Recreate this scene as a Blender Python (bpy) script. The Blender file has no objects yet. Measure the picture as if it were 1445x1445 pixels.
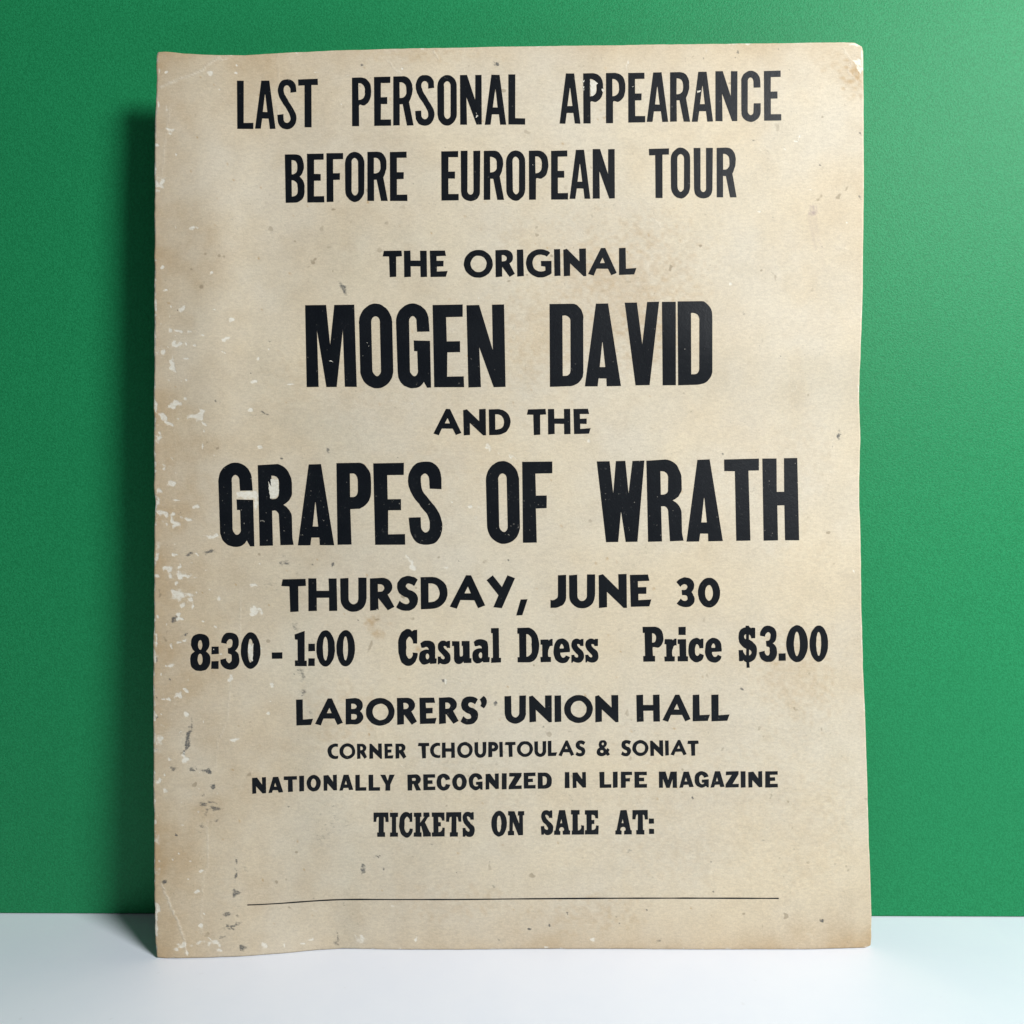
import bpy, bmesh, math, re
import numpy as np
from mathutils import Vector, Matrix

# ------------------------------------------------------------------ scene, camera, light
S = bpy.context.scene
COL = S.collection
S.render.engine = 'CYCLES'
S.render.resolution_x = S.render.resolution_y = 1024
S.view_settings.view_transform = 'Standard'
S.view_settings.look = 'None'
S.view_settings.exposure = 0.0
S.view_settings.gamma = 1.0
S.view_settings.use_curve_mapping = False

R = math.radians
CAM = Vector((0.00062, -0.59126, 0.34721))     # phone held in front of the card
PITCH, ROLL = R(0.3923), R(0.2)
FOC = 1071.0 / 1445.0                           # focal length / picture width
cd = bpy.data.cameras.new('camera')
cd.sensor_fit = 'HORIZONTAL'
cd.sensor_width = 36.0
cd.lens = 36.0 * FOC
cd.clip_start, cd.clip_end = 0.01, 50
cam = bpy.data.objects.new('camera', cd)
COL.objects.link(cam)
ROT = Matrix.Rotation(R(90) - PITCH, 3, 'X') @ Matrix.Rotation(ROLL, 3, 'Z')
cam.matrix_world = Matrix.Translation(CAM) @ ROT.to_4x4()
S.camera = cam

world = bpy.data.worlds.new('World')
S.world = world
world.use_nodes = True
bg = world.node_tree.nodes['Background']
bg.inputs[0].default_value = (0.86, 0.93, 1.0, 1)
bg.inputs[1].default_value = 0.08

def area(name, loc, target, size, power, colour, spread=180):
    l = bpy.data.lights.new(name, 'AREA')
    l.shape = 'DISK'
    l.size = size
    l.energy = power
    l.color = colour
    l.spread = R(spread)
    o = bpy.data.objects.new(name, l)
    COL.objects.link(o)
    o.location = loc
    o.rotation_euler = (Vector(target) - Vector(loc)).to_track_quat('-Z', 'Y').to_euler()
    return o
area('key_lamp', (1.22, -1.16, 1.34), (0.0, 0.0, 0.34), 0.58, 52.5, (0.965, 0.985, 1.0))

# ------------------------------------------------------------------ card geometry
# The card: 56 x 71 cm, standing on the table, leaning back one degree.
LEAN = R(1.0)
NRM = Vector((0, -math.cos(LEAN), math.sin(LEAN)))      # out of the print, towards the viewer
CAMN = np.array(CAM); ROTN = np.array(ROT); NRMN = np.array(NRM)

def pts(s):
    a = np.array([float(v) for v in re.split(r'[ ,]+', s.strip())])
    return a.reshape(-1, 2)
# measured outline of the worn card (units of the flat layout drawing, y down)
TOP = pts('223,73.4 234,73 260,75.6 285,76.9 314,77.9 344,78.1 384,75.6 421,73.6 471,71.6 518,70.1 575,68.6 650,67.4 724,65.7 799,64.9 859,64.2 931,62.8 1023,61.9 1114,60.7 1184,59.8 1206,60.4 1216,66')
BOT = pts('222,1350.6 235,1352 285,1351 334,1349.6 372,1347 409,1344 446,1340.4 484,1338 500,1338.4 575,1339.6 650,1339.6 749,1338.6 870,1338.7 962,1339.3 1053,1339.3 1144,1339.3 1190,1337.8 1221,1337.5 1228.5,1334')
LEF = pts('223,73.4 221.6,80 221,102 220.5,147 218.5,190 218.4,289 218.4,400 218.3,475 217.8,574 217.8,686 219.6,711 217.8,759 218.5,790 218,835 217,934 216.8,1009 216.8,1109 217.8,1160 217.8,1234 218.9,1297 218.5,1317 220.6,1342 222,1350.6')
RIG = pts('1216,66 1218,73 1218.5,131 1219,253 1217.8,344 1217.4,400 1215,476 1212.2,546 1212,570 1213.8,619 1212.2,674 1212,704 1214.3,765 1215,845 1217.6,943 1220.8,1014 1223.4,1095 1226,1186 1227.3,1218 1229.8,1294 1229.4,1322 1228.5,1334')

def smooth(e0, e1, x):
    t = np.clip((x - e0) / (e1 - e0), 0, 1)
    return t * t * (3 - 2 * t)
def rays(px, py):
    d = np.stack([(px - 722.5) / 1071.0, (722.5 - py) / 1071.0, -np.ones_like(px)], -1)
    return d @ ROTN.T
def floor_lift(x):
    # how far forward the bottom edge must bow for the card to stand on the table
    y = np.interp(x, BOT[:, 0], BOT[:, 1]) + 0.3
    d = rays(x, y)
    t = (0.0004 - CAMN[2]) / d[..., 2]
    p = CAMN + d * t[..., None]
    return p @ NRMN
_lx = np.linspace(200, 1250, 400)
_lw = floor_lift(_lx)
_k = np.ones(15) / 15
_lw = np.convolve(np.pad(_lw, 7, mode='edge'), _k, mode='valid')
def bow(px, py):
    low = np.interp(px, _lx, _lw) * np.clip(1 - (1345 - py) / 560.0, 0, 1.05) ** 1.7
    wave = -0.008 * np.exp(-((py - 640) / 150.0) ** 2) * smooth(930, 1240, px)
    wave = wave + 0.0048 * np.exp(-((py - 500) / 62.0) ** 2) * smooth(860, 1060, px)
    left = 0.004 * smooth(420, 215, px) * np.exp(-((py - 300) / 500.0) ** 2)
    ripple = 0.0032 * np.exp(-((px - 470) / 48.0) ** 2) * smooth(820, 1150, py) * smooth(1344, 1240, py)
    ripple = ripple + 0.0022 * np.exp(-((px - 300) / 45.0) ** 2) * smooth(150, 330, py) * smooth(760, 520, py)
    return low + wave + left + ripple
def surf(px, py, lift=0.0):
    px = np.asarray(px, float); py = np.asarray(py, float)
    d = rays(px, py)
    w = bow(px, py) + lift
    t = (w - CAMN @ NRMN) / (d @ NRMN)
    return CAMN + d * t[..., None]

# ------------------------------------------------------------------ helpers
def link(name, me, mat, parent=None):
    o = bpy.data.objects.new(name, me)
    COL.objects.link(o)
    if mat: me.materials.append(mat)
    if parent: o.parent = parent
    return o
rng = np.random.default_rng(7)
def vnoise(x, y, scale, seed):
    # smooth value noise evaluated at (x, y)
    r = np.random.default_rng(seed).random((256, 256))
    u = x / scale; v = y / scale
    iu = np.floor(u).astype(int); iv = np.floor(v).astype(int)
    fu = u - iu; fv = v - iv
    fu = fu * fu * (3 - 2 * fu); fv = fv * fv * (3 - 2 * fv)
    g = lambda a, b: r[a % 256, b % 256]
    return (g(iu, iv) * (1 - fu) + g(iu + 1, iv) * fu) * (1 - fv) + (g(iu, iv + 1) * (1 - fu) + g(iu + 1, iv + 1) * fu) * fv
def fbm(x, y, scale, seed, n=4):
    s = 0; a = 1; t = 0
    for i in range(n):
        s = s + a * vnoise(x, y, scale / 2 ** i, seed + i); t += a; a *= 0.55
    return s / t

class NT:
    def __init__(self, name):
        self.m = bpy.data.materials.new(name)
        self.m.use_nodes = True
        self.t = self.m.node_tree
        self.b = self.t.nodes['Principled BSDF']
    def n(self, kind, **kw):
        o = self.t.nodes.new('ShaderNode' + kind)
        for k, v in kw.items(): setattr(o, k, v)
        return o
    def l(self, a, b): self.t.links.new(a, b)
    def put(self, sock, v):
        if hasattr(v, 'node'): self.l(v, sock)
        elif isinstance(v, (tuple, list)): sock.default_value = (*v, 1) if len(v) == 3 and sock.type == 'RGBA' else v
        else: sock.default_value = v
    def coord(self): return self.n('TexCoord').outputs['Object']
    def attr(self, name): return self.n('Attribute', attribute_name=name).outputs['Fac']
    def noise(self, vec, scale, detail=3, rough=0.55):
        o = self.n('TexNoise'); self.l(vec, o.inputs['Vector'])
        o.inputs['Scale'].default_value = scale; o.inputs['Detail'].default_value = detail
        o.inputs['Roughness'].default_value = rough
        return o.outputs['Fac']
    def math(self, op, a, b=0.0, clamp=False):
        o = self.n('Math', operation=op); o.use_clamp = clamp
        self.put(o.inputs[0], a); self.put(o.inputs[1], b)
        return o.outputs[0]
    def ramp(self, v, lo, hi, a=0.0, b=1.0):
        o = self.n('MapRange', interpolation_type='SMOOTHSTEP')
        self.put(o.inputs[0], v)
        for i, k in zip((1, 2, 3, 4), (lo, hi, a, b)): o.inputs[i].default_value = k
        return o.outputs[0]
    def mix(self, f, a, b, mode='MIX'):
        o = self.n('Mix', data_type='RGBA', blend_type=mode)
        self.put(o.inputs[0], f); self.put(o.inputs[6], a); self.put(o.inputs[7], b)
        return o.outputs[2]
    def bump(self, h, strength, dist):
        o = self.n('Bump'); self.put(o.inputs['Height'], h)
        o.inputs['Strength'].default_value = strength; o.inputs['Distance'].default_value = dist
        return o.outputs[0]

# ------------------------------------------------------------------ materials
def mat_card():
    k = NT('aged_card'); v = k.coord()
    big = k.noise(v, 9, 4, .6); mid = k.noise(v, 45, 4, .6); fine = k.noise(v, 900, 2, .6); mf = k.n('Mapping'); k.l(v, mf.inputs[0]); mf.inputs['Scale'].default_value = (.55, 1, 1.3)
    fib = k.noise(mf.outputs[0], 480, 4, .75)
    c = k.mix(k.ramp(big, .35, .68), (.650, .578, .455), (.690, .590, .430))
    c = k.mix(k.ramp(mid, .42, .72, 0, .35), c, (.59, .515, .385))
    c = k.mix(k.math('MULTIPLY', k.attr('grey'), .6), c, (.55, .53, .435))
    # toned edges and stains
    br = k.math('MULTIPLY', k.attr('brown'), k.ramp(mid, .2, .75, .65, 1.1), True)
    c = k.mix(br, c, (.475, .330, .180))
    # fibres
    c = k.mix(1.0, c, k.mix(k.ramp(fib, .3, .7), (.91, .91, .915), (1.045, 1.045, 1.04)), 'MULTIPLY')
    c = k.mix(1.0, c, k.mix(k.ramp(fine, .25, .75), (.94, .94, .94), (1.04, 1.04, 1.04)), 'MULTIPLY')
    # foxing specks
    sp = k.noise(v, 150, 1, .4)
    zone = k.noise(v, 16, 2, .5)
    f = k.math('MULTIPLY', k.ramp(sp, .725, .79), k.ramp(zone, .45, .62))
    c = k.mix(k.math('MULTIPLY', f, .55), c, (.22, .17, .11))
    fl = k.math('MULTIPLY', k.ramp(k.noise(v, 420, 2, .6), .64, .74), k.ramp(k.noise(v, 22, 3, .6), .42, .68))
    c = k.mix(k.math('MULTIPLY', fl, .32), c, (.20, .18, .14))
    # smudges of grey ink, and the painted shade of two small holes
    mp = k.n('Mapping'); k.l(v, mp.inputs[0]); mp.inputs['Scale'].default_value = (1, 1, 2.3); vs = mp.outputs[0]
    sm = k.math('ADD', k.attr('smudge_hole'), k.math('MULTIPLY', k.math('SUBTRACT', k.noise(vs, 260, 5, .75), .5), 1.9))
    sm = k.math('MULTIPLY', k.ramp(sm, .28, .85), k.ramp(k.attr('smudge_hole'), .03, .22))
    sm = k.math('MULTIPLY', sm, k.ramp(k.noise(v, 900, 3, .7), .30, .60, .45, 1))
    c = k.mix(k.math('MULTIPLY', sm, .88), c, (.050, .060, .070))
    # white scuffs where the face paper has lifted
    ch = k.math('ADD', k.attr('chip'), k.math('MULTIPLY', k.math('SUBTRACT', k.noise(v, 210, 5, .7), .5), .9))
    ch = k.math('MULTIPLY', k.ramp(ch, .34, .70), k.ramp(k.attr('chip'), .04, .25))
    c = k.mix(k.math('MULTIPLY', ch, k.ramp(fib, .25, .65, .40, .95)), c, (.79, .75, .65))
    c = k.mix(k.math('MULTIPLY', k.attr('violet'), k.ramp(fib, .2, .6, .3, .8)), c, (.20, .13, .19))
    cr = k.attr('crease')
    c = k.mix(k.math('MULTIPLY', cr, k.ramp(fib, .3, .65, .2, .75)), c, (.78, .73, .62))
    k.put(k.b.inputs['Base Color'], c)
    k.b.inputs['Roughness'].default_value = .62
    k.b.inputs['Specular IOR Level'].default_value = .10
    h = k.math('ADD', k.math('MULTIPLY', fib, .5), k.math('MULTIPLY', fine, .25))
    h = k.math('ADD', h, k.math('MULTIPLY', k.noise(v, 70, 2, .5), .8))
    h = k.math('SUBTRACT', h, k.math('MULTIPLY', ch, .5))
    h = k.math('ADD', h, k.math('MULTIPLY', cr, 1.5))
    k.put(k.b.inputs['Normal'], k.bump(h, .35, .0006))
    return k.m
def mat_ink():
    k = NT('letterpress_ink'); v = k.coord()
    fine = k.noise(v, 1100, 2, .6); spk = k.noise(v, 420, 3, .6); zone = k.noise(v, 30, 3, .55)
    w = k.attr('wear')
    c = k.mix(k.ramp(zone, .35, .65), (.0022, .0036, .0060), (.0042, .0058, .0082))
    c = k.mix(k.ramp(fine, .45, .8, 0, .35), c, (.011, .014, .019))
    f = k.math('MULTIPLY', k.ramp(spk, .62, .74), k.ramp(zone, .42, .62))
    c = k.mix(k.math('MULTIPLY', f, k.math('MULTIPLY', w, .24)), c, (.26, .25, .23))
    f2 = k.ramp(k.noise(v, 460, 1, .4), .745, .79)
    c = k.mix(k.math('MULTIPLY', f2, k.math('MULTIPLY', w, .6)), c, (.50, .46, .38))
    k.put(k.b.inputs['Base Color'], c)
    k.b.inputs['Roughness'].default_value = .43
    k.b.inputs['Specular IOR Level'].default_value = .23
    h = k.math('ADD', k.math('MULTIPLY', fine, .5), k.noise(v, 260, 4, .7))
    k.put(k.b.inputs['Normal'], k.bump(h, .25, .0005))
    return k.m
def mat_rim():
    k = NT('card_rim'); v = k.coord()
    c = k.mix(k.ramp(k.noise(v, 300, 4, .7), .35, .65), (.42, .34, .23), (.68, .62, .5))
    k.put(k.b.inputs['Base Color'], c); k.b.inputs['Roughness'].default_value = .85
    return k.m
def mat_flake():
    k = NT('torn_paper'); v = k.coord()
    c = k.mix(k.ramp(k.noise(v, 500, 4, .7), .35, .65), (.62, .575, .47), (.75, .71, .61))
    k.put(k.b.inputs['Base Color'], c); k.b.inputs['Roughness'].default_value = .8
    return k.m
def mat_wall():
    k = NT('green_board'); v = k.coord()
    f = k.noise(v, 700, 3, .7); g = k.noise(v, 6, 3, .5)
    c = k.mix(k.ramp(f, .3, .7), (.006, .190, .062), (.015, .268, .097))
    c = k.mix(k.ramp(g, .3, .7, 0, .18), c, (.009, .19, .07))
    k.put(k.b.inputs['Base Color'], c)
    k.b.inputs['Roughness'].default_value = .54
    k.b.inputs['Specular IOR Level'].default_value = .23
    k.put(k.b.inputs['Normal'], k.bump(f, .5, .0008))
    return k.m
def mat_table():
    k = NT('white_laminate'); v = k.coord()
    g = k.noise(v, 14, 4, .6)
    c = k.mix(k.ramp(g, .3, .7), (.825, .862, .945), (.85, .882, .955))
    d = k.math('MULTIPLY', k.ramp(k.noise(v, 120, 2, .4), .74, .80), .18)
    c = k.mix(d, c, (.6, .6, .62))
    k.put(k.b.inputs['Base Color'], c)
    k.b.inputs['Roughness'].default_value = .38
    k.b.inputs['Specular IOR Level'].default_value = .35
    k.put(k.b.inputs['Normal'], k.bump(k.noise(v, 180, 3, .5), .06, .0005))
    return k.m
M_CARD, M_INK, M_RIM, M_FLAKE, M_WALL, M_TABLE = mat_card(), mat_ink(), mat_rim(), mat_flake(), mat_wall(), mat_table()

# ------------------------------------------------------------------ setting: green board and white table
def box(name, x0, x1, y0, y1, z0, z1, mat, bev=0.002):
    bm = bmesh.new()
    bmesh.ops.create_cube(bm, size=1)
    for v in bm.verts:
        v.co = Vector((x0 if v.co.x < 0 else x1, y0 if v.co.y < 0 else y1, z0 if v.co.z < 0 else z1))
    bmesh.ops.bevel(bm, geom=bm.edges[:], offset=bev, segments=2, affect='EDGES')
    me = bpy.data.meshes.new(name); bm.to_mesh(me); bm.free()
    o = link(name, me, mat)
    o['kind'] = 'structure'
    return o
GAP = 0.0510
box('wall', -1.1, 1.1, GAP, GAP + 0.012, 0.0005, 1.30, M_WALL, .0006)
box('table_top', -1.2, 1.2, -0.75, GAP + 0.16, -0.03, 0.0, M_TABLE, .002)

# ------------------------------------------------------------------ the card
poster = bpy.data.objects.new('poster', None)
COL.objects.link(poster)
poster['label'] = 'aged tan cardboard concert poster with black block lettering leaning by a green wall'
poster['category'] = 'poster'

NX, NY = 470, 600
s = np.linspace(0, 1, NX); t = np.linspace(0, 1, NY)
def edge(poly, u, axis):
    key = poly[:, axis]; q = key[0] + (key[-1] - key[0]) * u
    return np.stack([np.interp(q, key, poly[:, 0]), np.interp(q, key, poly[:, 1])], -1)
T, B, L, Rr = edge(TOP, s, 0), edge(BOT, s, 0), edge(LEF, t, 1), edge(RIG, t, 1)
j = lambda n, sd, a: (fbm(np.arange(n) * 1.0, np.zeros(n), 9, sd, 3) - .5) * a
L[:, 0] += j(NY, 3, 1.6); Rr[:, 0] += j(NY, 4, .7); T[:, 1] += j(NX, 5, .9); B[:, 1] += j(NX, 6, .9)
L[0] = T[0]; L[-1] = B[0]; Rr[0] = T[-1]; Rr[-1] = B[-1]
SS, TT = np.meshgrid(s, t)
G = ((1 - TT)[..., None] * T[None] + TT[..., None] * B[None] + (1 - SS)[..., None] * L[:, None] + SS[..., None] * Rr[:, None]
     - ((1 - SS) * (1 - TT))[..., None] * T[0] - (SS * (1 - TT))[..., None] * T[-1] - ((1 - SS) * TT)[..., None] * B[0] - (SS * TT)[..., None] * B[-1])
PX, PY = G[..., 0], G[..., 1]

chip = np.zeros((NY, NX)); smudge_hole = np.zeros_like(chip); brown = np.zeros_like(chip); grey = np.zeros_like(chip); crease = np.zeros_like(chip); violet = np.zeros_like(chip)
def blob(arr, x, y, rx, ry, a, ang=0.0, soft=1.0):
    m = 2.6 * max(rx, ry)
    c0, c1 = np.searchsorted(s, [(x - m - 217) / 1010, (x + m - 217) / 1010])
    r0, r1 = np.searchsorted(t, [(y - m - 66) / 1280, (y + m - 66) / 1280])
    c0 = max(c0 - 12, 0); c1 = min(c1 + 12, NX); r0 = max(r0 - 12, 0); r1 = min(r1 + 12, NY)
    if c1 <= c0 or r1 <= r0: return
    dx = PX[r0:r1, c0:c1] - x; dy = PY[r0:r1, c0:c1] - y
    dx = dx + (vnoise(PX[r0:r1, c0:c1], PY[r0:r1, c0:c1], 5, 21) - .5) * rx * 1.7
    dy = dy + (vnoise(PX[r0:r1, c0:c1], PY[r0:r1, c0:c1], 5, 22) - .5) * ry * 1.7
    ca, sa = math.cos(ang), math.sin(ang)
    q = ((dx * ca + dy * sa) / rx) ** 2 + ((-dx * sa + dy * ca) / ry) ** 2
    arr[r0:r1, c0:c1] = np.maximum(arr[r0:r1, c0:c1], a * np.exp(-q * soft * .8))
def spots(arr, ox, oy, k, txt, a=1.0, soft=1.0, grow=0.92):
    if arr is smudge_hole: a *= 1.35
    for it in txt.split():
        v = [float(q) for q in it.split(',')]
        x, y, w = v[:3]; h = v[3] if len(v) > 3 else w; ang = R(v[4]) if len(v) > 4 else 0
        f = v[5] if len(v) > 5 else 1
        blob(arr, ox + x / k, oy + y / k, max(w / k * grow, 1.0), max(h / k * grow, 1.0), a * f, ang, soft)
def crack(arr, txt, a=1.0, wd=1.1):
    p = pts(txt)
    for (x0, y0), (x1, y1) in zip(p[:-1], p[1:]):
        n = max(int(math.hypot(x1 - x0, y1 - y0) / 1.5), 1)
        for i in range(n):
            f = i / n
            blob(arr, x0 + (x1 - x0) * f + rng.normal(0, .35), y0 + (y1 - y0) * f + rng.normal(0, .35), wd, wd, a * rng.uniform(.45, 1))
K4, K3 = 4.014, 3.284
# white scuffs, quarter by quarter
spots(chip, 160, 40, K4, '545,260,16 690,250,11 325,580,34,14 357,713,14 265,885,28,34 250,665,9 455,1130,20,12 290,1185,7 280,1355,11 555,1385,12 350,1130,6 600,350,7 300,450,14,30,0,.5 640,180,30,5 300,250,20,8,-30 700,205,20,6,20 260,230,8,30,0,.7 255,420,7,60,0,.7 240,300,8,50,0,.7 1165,250,26,5,0,.6 1330,265,24,7,0,.6 1290,430,5 1640,230,9')
spots(chip, 160, 400, K4, '390,145,18,15 375,270,48,10,8 500,295,14,8 670,203,17,13 575,145,9,6 640,318,24,17 360,350,26,16,-20 455,352,18,7,12 285,385,18,14 410,340,10 630,390,22,5,25 340,460,18,34 350,500,16,10 415,425,16,6 800,558,32,9 415,550,7 335,690,44,17,-12 350,675,20,20 770,715,18,9 275,755,32,14,30 310,785,22,10,30 490,750,20,42 465,755,34,12 515,795,18,8,30 330,800,20,8 265,870,15,22 505,915,6,26 830,928,12,15 285,1045,9,16 335,1130,22,17 255,1175,22,18 360,1225,18,6 465,1262,18,12 280,1300,44,18,20 345,1345,42,34,20 410,1330,30,12 570,1432,44,13,-5 250,1240,7,26 1005,570,20,4 240,100,8,40 290,40,12,7 240,690,8,40 880,370,7 1115,70,16,4,0,.5 820,425,10 700,250,5,60,0,.35 410,655,8')
spots(chip, 160, 760, K4, '350,90,24,8,20 370,160,28,11,-20 390,205,58,22 310,170,24,16 245,210,12,9 360,255,26,8,-30 380,320,54,28 330,300,18,14 440,350,18,18 450,385,7,18 395,378,14 365,440,18,26 385,455,20,8 250,440,14 790,265,24,9,5 590,340,16 800,405,36,20,30 780,430,26,9 830,400,14,8 760,465,18,4,-40 335,610,32,8,-35 380,585,20,7,-20 410,575,14,8 335,720,22,9 300,720,10,6 665,795,15,22 405,857,20,14,20 370,890,24,17 305,910,24,9,10 420,1000,16 275,995,9 265,1140,20,22,-20 315,1250,14 405,1260,26,16 400,1235,10,20 700,1140,28,10,-15 890,920,10,7 875,990,8 260,1370,12 290,1425,16 775,625,10,36 825,630,6,26 575,500,9 510,470,10,5 540,560,9,4 900,825,9,14 245,590,6,40 240,1000,5,70 250,100,12,20 520,180,10,5')
spots(chip, 160, 1085, K4, '290,125,18 480,240,12,10 500,580,17,10,-20 480,690,16,13 525,820,16,5,30 495,887,12 260,520,8 390,1000,56,26,0,.8 480,985,30,10,-15,.9 580,985,60,24,0,.75 540,960,26,7,25 255,790,8,20 860,1000,18,14 965,995,5,18,-20 1115,970,32,10,-25 1390,955,40,24,0,.6 245,850,6,60 420,1040,8,20 1070,985,14,6 600,1025,34,10 245,920,8,30')
spots(chip, 500, 1085, K4, '210,780,22,12,-20,.7 350,965,12,17 30,975,34,20,0,.55 1355,965,22,11 1090,1012,20,6 250,755,16,5,0,.5 1065,475,15,24,0,.5')
spots(chip, 500, 760, K4, '310,130,40,38,0,.62 330,150,30,26,40,.7 530,165,28,15,0,.6 515,810,7,12 250,60,22,6,0,.5 290,90,30,7,40,.6')
spots(chip, 500, 400, K4, '765,925,22,22,0,.6 755,905,12,10 690,1290,32,36,0,.58 660,1265,12,10 820,965,26,8,30,.6 900,985,34,8,35,.6 320,680,28,9,0,.6 230,665,26,6,15,.55 755,690,18,10,0,.6 1330,885,14,16,0,.7 700,75,10,9,0,.6 1170,1290,20,3,40,.5 1290,1080,50,3,40,.5 610,1330,24,4,-50,.4 550,1235,8,4')
spots(chip, 0, 0, 1, '350,698,13,4 356,696,8,4 361,710,3,10 337,699,4,3', 1.0, .7, 1.0)
spots(chip, 840, 40, K3, '1215,160,20,18 1225,195,10,20 1200,75,30,6 1237,120,5,50,0,.8 940,500,18,4,-45,.8 930,520,12,4,-30 880,560,12,3,40 940,655,26,3,10,.7 990,745,24,4,20,.6 760,850,8 630,1185,8 150,170,6,24,20,.6 430,105,22,16,0,.35 510,105,12,14,0,.6 1165,900,6 930,95,40,6,0,.5')
spots(chip, 840, 400, K3, '1220,500,4,40,0,.7 75,710,12,12,0,.5 880,1250,5,30,-30,.4 1200,1330,4,10 1222,1000,4,30,0,.5')
spots(chip, 840, 760, K3, '750,870,12,4,0,.4 600,820,20,6,0,.3 900,840,30,3,40,.35')
for i in range(70):
    x, y = rng.uniform(420, 1205), rng.uniform(80, 1330)
    a = rng.uniform(-.9, .9); n = int(rng.integers(3, 12)); f = rng.uniform(.16, .45)
    for q in range(n):
        blob(crease, x + q * 1.6 * math.cos(a), y + q * 1.6 * math.sin(a), 1.0, 1.0, f)
        a += rng.normal(0, .12)
# bare worn paper along the edges
for k_, (pl, ax, n) in enumerate(((LEF, 1, 210), (TOP, 0, 60), (BOT, 0, 80), (RIG, 1, 45))):
    for i in range(n):
        q = rng.uniform(pl[0, ax], pl[-1, ax])
        x = np.interp(q, pl[:, ax], pl[:, 0]); y = np.interp(q, pl[:, ax], pl[:, 1])
        a, b = rng.uniform(1.0, 2.2), rng.uniform(2, 9)
        blob(chip, x, y, *((a, b) if ax else (b, a)), rng.uniform(.5, 1) if k_ == 0 else rng.uniform(.35, .75))
for i in range(95):        # small scattered nicks down the left margin
    x = 222 + abs(rng.normal(0, 42)); y = rng.uniform(430, 1320)
    blob(chip, x, y, rng.uniform(1.0, 2.6), rng.uniform(.9, 1.8), rng.uniform(.5, .95), rng.uniform(0, 3))
for i in range(40):
    blob(chip, rng.uniform(240, 1200), rng.uniform(90, 1320), rng.uniform(1, 3), rng.uniform(.8, 1.4), rng.uniform(.4, .6), rng.uniform(0, 3))
# grey rubbed ink and dirt, plus two small holes with painted-in dark
spots(smudge_hole, 160, 400, K4, '855,735,26,7,30,.8 790,745,60,8,0,.45 890,330,10,9,0,.5 580,665,6 1300,20,10,40,-40,.7 1215,945,9,9,0,.9 955,990,7')
spots(smudge_hole, 160, 760, K4, '435,85,24,12,-10,.85 550,75,24,14,0,.85 335,470,24,16,0,.8 345,450,22,26,30,.6 405,545,22,9,0,.7 445,1050,6,26,10,.7 430,1110,12,50,12,1 415,1180,12,34,14,1 400,1215,9,14,0,.8 460,1305,30,9,-15,.8 530,1318,26,13,0,.95 345,1300,16,12,-20,.7 570,1402,20,14,-10,.8 1020,500,26,16,-20,.6 1055,640,30,30,0,.42 1065,780,20,50,0,.55 1080,880,16,20,0,.6 960,130,40,30,0,.4 1110,970,22,40,0,.45 900,260,60,50,0,.3 320,795,6 245,680,7,16,0,.7 245,1010,10,9,0,.8 250,900,6,5 1125,148,6 1240,148,8,8,0,.8 240,1180,6,60,0,.4 300,40,50,6,-20,.35')
spots(smudge_hole, 160, 1085, K4, '450,12,22,8,-10,.8 535,12,22,16,0,.9 570,95,18,14,-30,.9 500,200,34,14,0,.8 585,222,38,12,10,.85 560,188,22,8,20,.7 510,145,10,10,0,.7 580,292,30,9,-20,.6 500,335,30,22,0,.4 530,240,20,18,0,.5 695,520,7,14 693,600,9,34,0,.75 690,700,22,30,0,.7 745,550,16,40,0,.35 650,825,20,10,0,.8 710,777,26,5,0,.9 680,890,44,10,-25,.9 700,830,12,10,0,.6 680,910,18,6,20,.7 740,1018,22,17,0,.85 1270,950,7,30,0,.7 1272,990,16,22,0,.7 355,372,7 290,640,10 1175,255,16,5,-10,.6 1245,208,12,4,0,.7 990,215,10,7,0,.6 1410,545,5,22,0,.5 1130,735,14,10,0,.5 1200,400,70,50,0,.28 1290,300,80,60,0,.28 620,950,20,20,0,.4')
spots(smudge_hole, 500, 1085, K4, '50,570,10,40,20,.6 48,543,6 140,495,32,4,-25,.7 165,565,6 1215,150,12,14,0,.45 790,670,8,12,0,.5 1105,888,8 990,910,8,5 820,965,7 430,430,20,8,0,.3 550,545,12,6,0,.4 1205,815,6')
spots(smudge_hole, 500, 760, K4, '503,810,9,9,0,1 20,460,5 595,128,6 870,125,6 1070,1065,7 800,935,10')  # first dot paints the dark inside a small hole
spots(smudge_hole, 500, 40, K4, '812,205,9,9,0,1.1 795,205,8,14,0,.6 40,205,7 330,878,6 180,1105,9,7,0,.6')  # first dot is a pinhole, its shade put in as colour
spots(smudge_hole, 840, 40, K3, '1230,485,12,5,30,.9 730,520,12,4,-30,.6 660,110,6 850,100,6 1040,635,6 1165,715,16,3,0,.5 1225,780,6,14,0,.5 900,195,5')
for txt, a, wd in (('1144.5,291 1143,303', .8, 1.1), ('1148,291 1146.5,304', .8, 1.1), ('1152,292 1151,303', .8, 1.1), ('1142,302 1153,299', .9, 1.6), ('1142,306 1148,335 1152,350', .26, 1.5), ('1151,306 1155,335 1160,352', .24, 1.5), ('1146,306 1151,330', .16, 3), ('1158,350 1166,385', .12, 1.5)):
    crack(violet, txt, a, wd)
spots(smudge_hole, 840, 400, K3, '1131,707,8,16,10,1.1 1130,680,5,5,0,.9 592,790,6,6,0,.8 735,960,16,22,0,.3 690,130,10,14,0,.3')
spots(smudge_hole, 840, 760, K3, '1112,268,7,7,0,.4 680,695,7 740,350,10,6,0,.35 820,580,8,4,0,.5 540,1500,5')
spots(smudge_hole, 840, 1005, K3, '155,638,12,8,0,.55 450,398,8 790,590,26,4,-30,.4 300,1052,18,10,-30,.5 1050,965,8 545,830,6 240,920,6 925,635,7,4,0,.4')
for i in range(300):       # fly specks, then brown foxing
    blob(smudge_hole, rng.uniform(235, 1205), 80 + 1250 * rng.random() ** 1.1, rng.uniform(.7, 1.2), rng.uniform(.7, 1.2), rng.uniform(.45, .9))
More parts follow.
